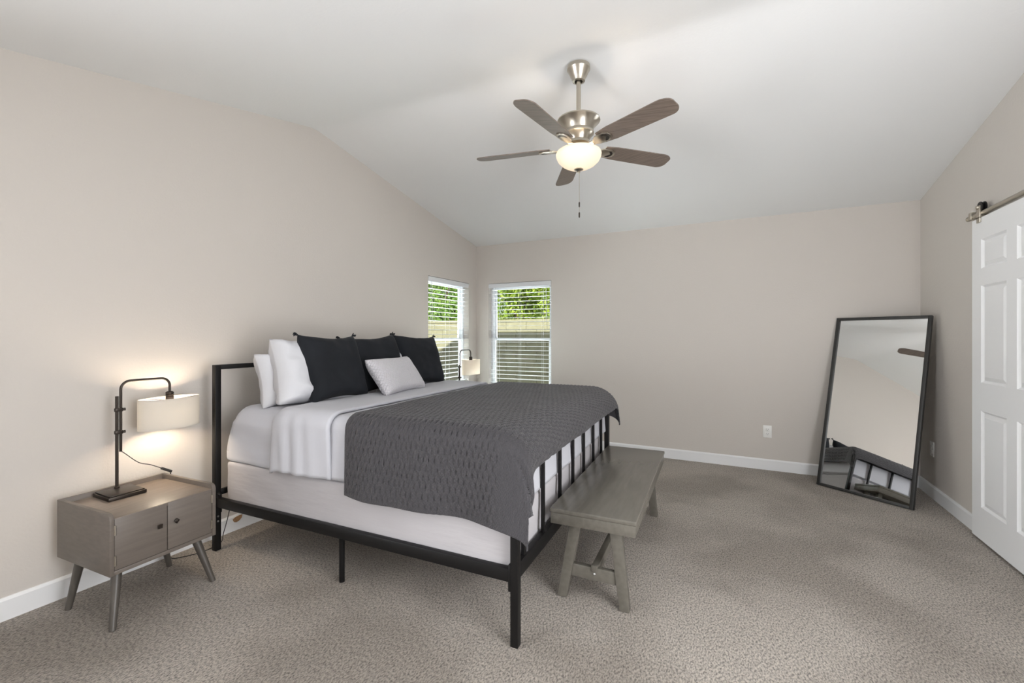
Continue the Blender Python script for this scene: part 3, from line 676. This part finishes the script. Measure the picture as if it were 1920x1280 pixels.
# ------------------------------------------------------------------ table lamps
def make_lamp(M, label, lift, power):
    """origin at the base plate; pole at the origin, arm along +y"""
    t = thing('table_lamp', label, 'lamp', M, 'bronze arm lamps on the two nightstands')
    b_ = MB(); b_.box(-0.028, 0.135, -0.085, 0.070, 0.0, 0.018, 0.003); b_.box(-0.022, 0.129, -0.079, 0.064, 0.018, 0.024, 0.004); b_.build('base_plate', BRONZE, t)
    p = MB(); p.lathe([(0.011, 0.024), (0.011, 0.030), (0.007, 0.032), (0.007, 0.49), (0, 0.49)], n=16); p.build('pole', BRONZE, t)
    ay = 0.016; top = 0.565+lift; s = 0.235; rr = 0.042; pts = [(0, ay, 0.205+lift)]
    pts += [(0, ay, top-rr-0.1), (0, ay, top-rr)]
    pts += [(0, ay+rr-rr*math.cos(a*math.pi/16), top-rr+rr*math.sin(a*math.pi/16)) for a in range(1, 9)]
    pts += [(0, s-rr+rr*math.sin(a*math.pi/16), top-rr+rr*math.cos(a*math.pi/16)) for a in range(0, 9)]
    pts += [(0, s, top-0.10)]
    MB().tube(pts, 0.0062, 12).build('arm', BRONZE, t)
    for z in (0.305+lift*0.6, 0.42+lift*0.6):
        k = MB(); k.box(-0.009, 0.009, -0.009, ay+0.008, z-0.009, z+0.009, 0.002); k.lathe([(0, -0.002), (0.006, 0), (0.008, 0.010), (0, 0.013)], (0, ay+0.008, z), 12, M=Matrix.Rotation(R(-90), 4, 'X')); k.build('clamp_knob', BRONZE, t)
    zc = top-0.075
    so = MB(); so.lathe([(0, zc), (0.012, zc), (0.019, zc-0.006), (0.019, zc-0.013), (0.016, zc-0.015), (0.019, zc-0.017), (0.019, zc-0.024), (0.016, zc-0.026), (0.019, zc-0.028), (0.019, zc-0.060), (0, zc-0.060)], (0, s, 0), 20); so.build('socket', BRONZE, t)
    zt, zb = top-0.112, top-0.272; A, B = 0.146, 0.082
    sh = MB(); sh.lathe([(1, zb), (1, zt), (0.985, zt), (0.985, zb), (1, zb)], (0, s, 0), 56, B, A); sho = sh.build('lamp_shade', SHADEM, t)
    for z in (zt, zb): MB().lathe([(1.004, z-0.0022), (1.004, z+0.0022), (0.98, z+0.0022), (0.98, z-0.0022), (1.004, z-0.0022)], (0, s, 0), 56, B, A).build('rim', SHADEM, sho)
    sp = MB(); zs_ = zt-0.012
    for a in (R(90), R(210), R(330)): sp.tube([(0.016*math.cos(a), s+0.016*math.sin(a), zs_), (B*0.985*math.cos(a), s+A*0.985*math.sin(a), zt-0.003)], 0.0018, 6)
    sp.build('spider_wire', BRONZE, sho)
    MB().sphere((0, s, zt-0.085), 0.024, 16, (1, 1, 1.15)).build('bulb', BULBM, t)
    lamp('lamp_bulb_light', 'POINT', (0, s, zt-0.085), power, (1.0, 0.83, 0.63), 0.03, parent=t)
    return t
lm = make_lamp(frame(0.135, -3.757, 0.4840, 0), 'bronze arm lamp with oval white shade, lit on the left nightstand', 0.0, 21.0)
def smooth_path(P, n=8):
    P = [Vector(p) for p in P]; out = []
    for i in range(len(P)-1):
        a, b, c, d = P[max(i-1, 0)], P[i], P[i+1], P[min(i+2, len(P)-1)]
        for k in range(n):
            t = k/n; out.append(0.5*((2*b)+(c-a)*t+(2*a-5*b+4*c-d)*t*t+(3*b-a-3*c+d)*t*t*t))
    return out+[P[-1]]
cp = [(0, 0.016, 0.208), (-0.005, 0.035, 0.19), (-0.02, 0.10, 0.125), (-0.030, 0.16, 0.095), (-0.035, 0.215, 0.06)]
MB().tube(smooth_path(cp), 0.0022, 8).build('cord', CORDM, lm)
sw = MB(); sw.beam((-0.035, 0.212, 0.062), (-0.040, 0.262, 0.030), 0.020, 0.013, bevel=0.004); sw.build('cord_switch', CORDM, lm)
cp = [(-0.040, 0.262, 0.030), (-0.095, 0.285, 0.0), (-0.105, 0.29, -0.15), (-0.10, 0.25, -0.38), (-0.07, 0.27, -0.468), (-0.03, 0.32, -0.478), (0.0, 0.42, -0.480), (-0.02, 0.52, -0.478), (-0.07, 0.565, -0.45), (-0.082, 0.60, -0.36), (-0.085, 0.635, -0.20), (-0.11, 0.66, -0.02)]
MB().tube(smooth_path(cp), 0.0026, 8).build('cord', CORDM, lm)
make_lamp(frame(0.345, -0.93, 0.4840, 0), 'bronze arm lamp with white shade in the corner between the two windows', 0.08, 5.0)

# ------------------------------------------------------------------ bench at the foot of the bed
BE = frame(2.149, -2.878, 0, 2.2); bench = thing('bench', 'dark grey stained wooden bench at the foot of the bed', 'bench', BE)
BWd, BL_ = 0.41, 1.335
s = MB(); s.box(0, BWd, 0, BL_, 0.428, 0.450, 0.006, 3); s.build('seat', BENCHM, bench)
s = MB(); s.box(0.004, BWd-0.004, 0.004, BL_-0.004, 0.376, 0.429, 0.003); s.build('apron', BENCHM, bench)
for b0, sb in ((0.055, 1), (BL_-0.055, -1)):
    y0, y1 = sorted((b0, b0+sb*0.042))
    for L_, Rr, F0, F1 in ((0.085, 0.140, 0.020, 0.067), (0.277, 0.332, 0.323, 0.370)):
        MB().prism([(F0, y0, 0), (F1, y0, 0), (Rr, y0, 0.377), (L_, y0, 0.377)], (0, y1-y0, 0), 0.003).build('leg', BENCHM, bench)
    ya, yb = sorted((b0+sb*0.008, b0+sb*0.034))
    cb = MB().prism([(0.085, ya, 0.112), (0.322, ya, 0.112), (0.310, ya, 0.172), (0.100, ya, 0.172)], (0, yb-ya, 0), 0.002).build('crossbar', BENCHM, bench)
    t_ = MB(); t_.box(0.190, 0.220, *sorted((b0+sb*0.001, b0+sb*0.022)), 0.156, 0.186, 0.002); t_.build('tenon_block', BENCHM, bench)
    MB().sphere((0.205, b0+sb*0.007, 0.143), 0.006, 12, (1, 0.6, 1)).build('bolt', STEEL, cb)

MB().box(0.189, 0.221, 0.070, BL_-0.070, 0.128, 0.178, 0.002).build('stretcher', BENCHM, bench)

# ------------------------------------------------------------------ leaning mirror
ma, mt = R(-34.64), R(13.39); e = Vector((math.cos(ma), math.sin(ma), 0)); nb = Vector((-math.sin(ma), math.cos(ma), 0))
up = nb*math.sin(mt)+Vector((0, 0, 1))*math.cos(mt); fw = e.cross(up)   # fw points out of the glass toward the room
base = Vector((3.893, -0.4442, 0.004))-nb*0.050
MM = Matrix(((e.x, fw.x, up.x, base.x), (e.y, fw.y, up.y, base.y), (e.z, fw.z, up.z, base.z), (0, 0, 0, 1)))
mir = thing('floor_mirror', 'tall black framed mirror leaning in the back right corner', 'mirror', MM)
MW, MH, fw_, fd = 0.325, 1.478, 0.024, 0.030
f = MB()
f.box(-MW, -MW+fw_, -fd+0.004, 0.004, 0, MH, 0.002); f.box(MW-fw_, MW, -fd+0.004, 0.004, 0, MH, 0.002)
f.box(-MW+fw_, MW-fw_, -fd+0.004, 0.004, 0, fw_*0.9, 0.002); f.box(-MW+fw_, MW-fw_, -fd+0.004, 0.004, MH-fw_*0.9, MH, 0.002)
f.build('frame', MFRAME, mir)
MB().box(-MW+fw_-0.004, MW-fw_+0.004, -0.014, -0.010, 0.018, MH-0.018).build('mirror_glass', MIRROR, mir, smooth=0)
MB().box(-MW+fw_-0.004, MW-fw_+0.004, -0.022, -0.0142, 0.018, MH-0.018).build('backing_board', SLOT, mir, smooth=0)

# ------------------------------------------------------------------ ceiling fan
FX, FYc = 2.142, -2.40; ZC = ceil_z(FYc)-sag(FX)*0.97
fan = thing('ceiling_fan', 'brushed nickel ceiling fan with five wooden blades and lit glass bowl', 'ceiling fan', Matrix.Translation((FX, FYc, ZC-0.02)))
o_ = -(ZC-0.02)
def fz(z): return z+o_
c = MB(); c.lathe([(0, fz(ZC-0.004)), (0.066, fz(ZC-0.006)), (0.067, fz(ZC-0.026)), (0.058, fz(2.815)), (0.047, fz(2.790)), (0.042, fz(2.783)), (0.036, fz(2.762)), (0.024, fz(2.760)), (0.022, fz(2.775)), (0, fz(2.778))]); c.build('canopy', NICKEL, fan)
MB().lathe([(0, fz(2.798)), (0.0205, fz(2.788)), (0.021, fz(2.772)), (0, fz(2.768))], n=20).build('hanger_ball', SLOT, fan)
MB().tube([(0, 0, fz(2.775)), (0, 0, fz(2.535))], 0.0135, 18).build('downrod', NICKEL, fan)
m_ = MB(); m_.lathe([(0, fz(2.555)), (0.03, fz(2.552)), (0.095, fz(2.546)), (0.122, fz(2.536)), (0.124, fz(2.528)), (0.116, fz(2.520)), (0.092, fz(2.498)), (0.084, fz(2.470)), (0.088, fz(2.462)), (0.088, fz(2.452)), (0.080, fz(2.446)), (0.066, fz(2.425)), (0.060, fz(2.412)), (0.064, fz(2.405)), (0.064, fz(2.396)), (0.048, fz(2.390)), (0.040, fz(2.385)), (0.036, fz(2.352)), (0, fz(2.352))], n=56); m_.build('motor_housing', NICKEL, fan)
ZB = 2.374
for k in range(5):
    A = Matrix.Translation((0, 0, fz(ZB))) @ Matrix.Rotation(R(-98+72*k), 4, 'Z')
    P = A @ Matrix.Rotation(R(-13), 4, 'X')
    def outline(sh):
        o = []; r0, r1 = 0.165, 0.625
        o += [(r0, -0.046+sh), (0.24, -0.056+sh), (r1-0.07, -0.062+sh)]
        o += [(r1-0.07+0.07*math.sin(a*math.pi/16), -0.062+sh+0.075*(1-math.cos(a*math.pi/16))*0.55) for a in range(1, 9)]
        o += [(r1-0.05+0.05*math.cos(a*math.pi/16), 0.062-sh-0.045*(1-math.sin(a*math.pi/16))) for a in range(0, 9)]
        o += [(0.24, 0.056-sh), (r0, 0.046-sh)]
        return [(x, y, 0) for x, y in o]
    bl_ = MB(); bl_.prism(outline(0.0), (0, 0, 0.0055), M=P); bo = bl_.build('blade', BLADEM, fan, smooth=0)
    ar = MB()
    ar.prism([(0.055, -0.016, -0.010), (0.12, -0.014, -0.012), (0.150, -0.034, -0.009), (0.205, -0.036, -0.009), (0.232, -0.020, -0.009), (0.238, 0, -0.009), (0.232, 0.020, -0.009), (0.205, 0.036, -0.009), (0.150, 0.034, -0.009), (0.12, 0.014, -0.012), (0.055, 0.016, -0.010)], (0, 0, 0.0088), 0.0015, M=P)
    aro = ar.build('blade_arm', NICKEL, fan)
    md = MB(); md.prism([(0.166, -0.026, -0.0098), (0.205, -0.026, -0.0098), (0.219, -0.014, -0.0098), (0.223, 0, -0.0098), (0.219, 0.014, -0.0098), (0.205, 0.026, -0.0098), (0.166, 0.026, -0.0098), (0.176, 0, -0.0098)], (0, 0, 0.0012), M=P); md.build('medallion', BRONZE, aro, smooth=0)
bw = MB(); prof = [(0.114, 2.356), (0.126, 2.350), (0.1315, 2.338), (0.129, 2.322), (0.118, 2.300), (0.095, 2.278), (0.062, 2.260), (0.024, 2.251), (0.0, 2.250)]
inn = [(max(0, r-0.005), z+0.004) for r, z in prof]
bw.lathe([(r, fz(z)) for r, z in prof]+[(r, fz(z)) for r, z in inn[::-1]]+[(0.114, fz(2.356))], n=56); bw.build('light_bowl', BOWLM, fan, 80)
MB().lathe([(0.03, fz(2.364)), (0.078, fz(2.362)), (0.078, fz(2.359)), (0.03, fz(2.356)), (0.03, fz(2.364))], n=48).build('baffle_pan', NICKEL, fan)  # unseen plate added to limit the bulbs' light on the ceiling
fi = MB(); fi.lathe([(0, fz(2.256)), (0.026, fz(2.254)), (0.027, fz(2.247)), (0.014, fz(2.242)), (0.008, fz(2.236)), (0.009, fz(2.231)), (0, fz(2.228))], n=24); fi.build('finial', NICKEL, fan)
pc = MB(); pc.tube([(0.004, 0, fz(2.236)), (0.004, 0, fz(2.030))], 0.0016, 6); pco = pc.build('pull_chain', NICKEL, fan)
for z in (2.045, 1.985):
    q = MB(); q.lathe([(0, z+0.018+o_), (0.0042, z+0.012+o_), (0.0042, z-0.012+o_), (0, z-0.018+o_)], (0.004, 0, 0), 10); q.build('chain_pull', BRONZE, pco)
MB().tube([(0.004, 0, fz(2.035)), (0.004, 0, fz(1.97))], 0.0012, 6).build('pull_chain', NICKEL, fan)
for a in (0.4, 2.5, 4.6):
    MB().sphere((0.062*math.cos(a), 0.062*math.sin(a), fz(2.315)), 0.018, 14).build('bulb', BULBM, fan)
    lamp('fan_bulb_light', 'POINT', (0.062*math.cos(a), 0.062*math.sin(a), fz(2.318)), 5.0, (1.0, 0.86, 0.68), 0.03, parent=fan)
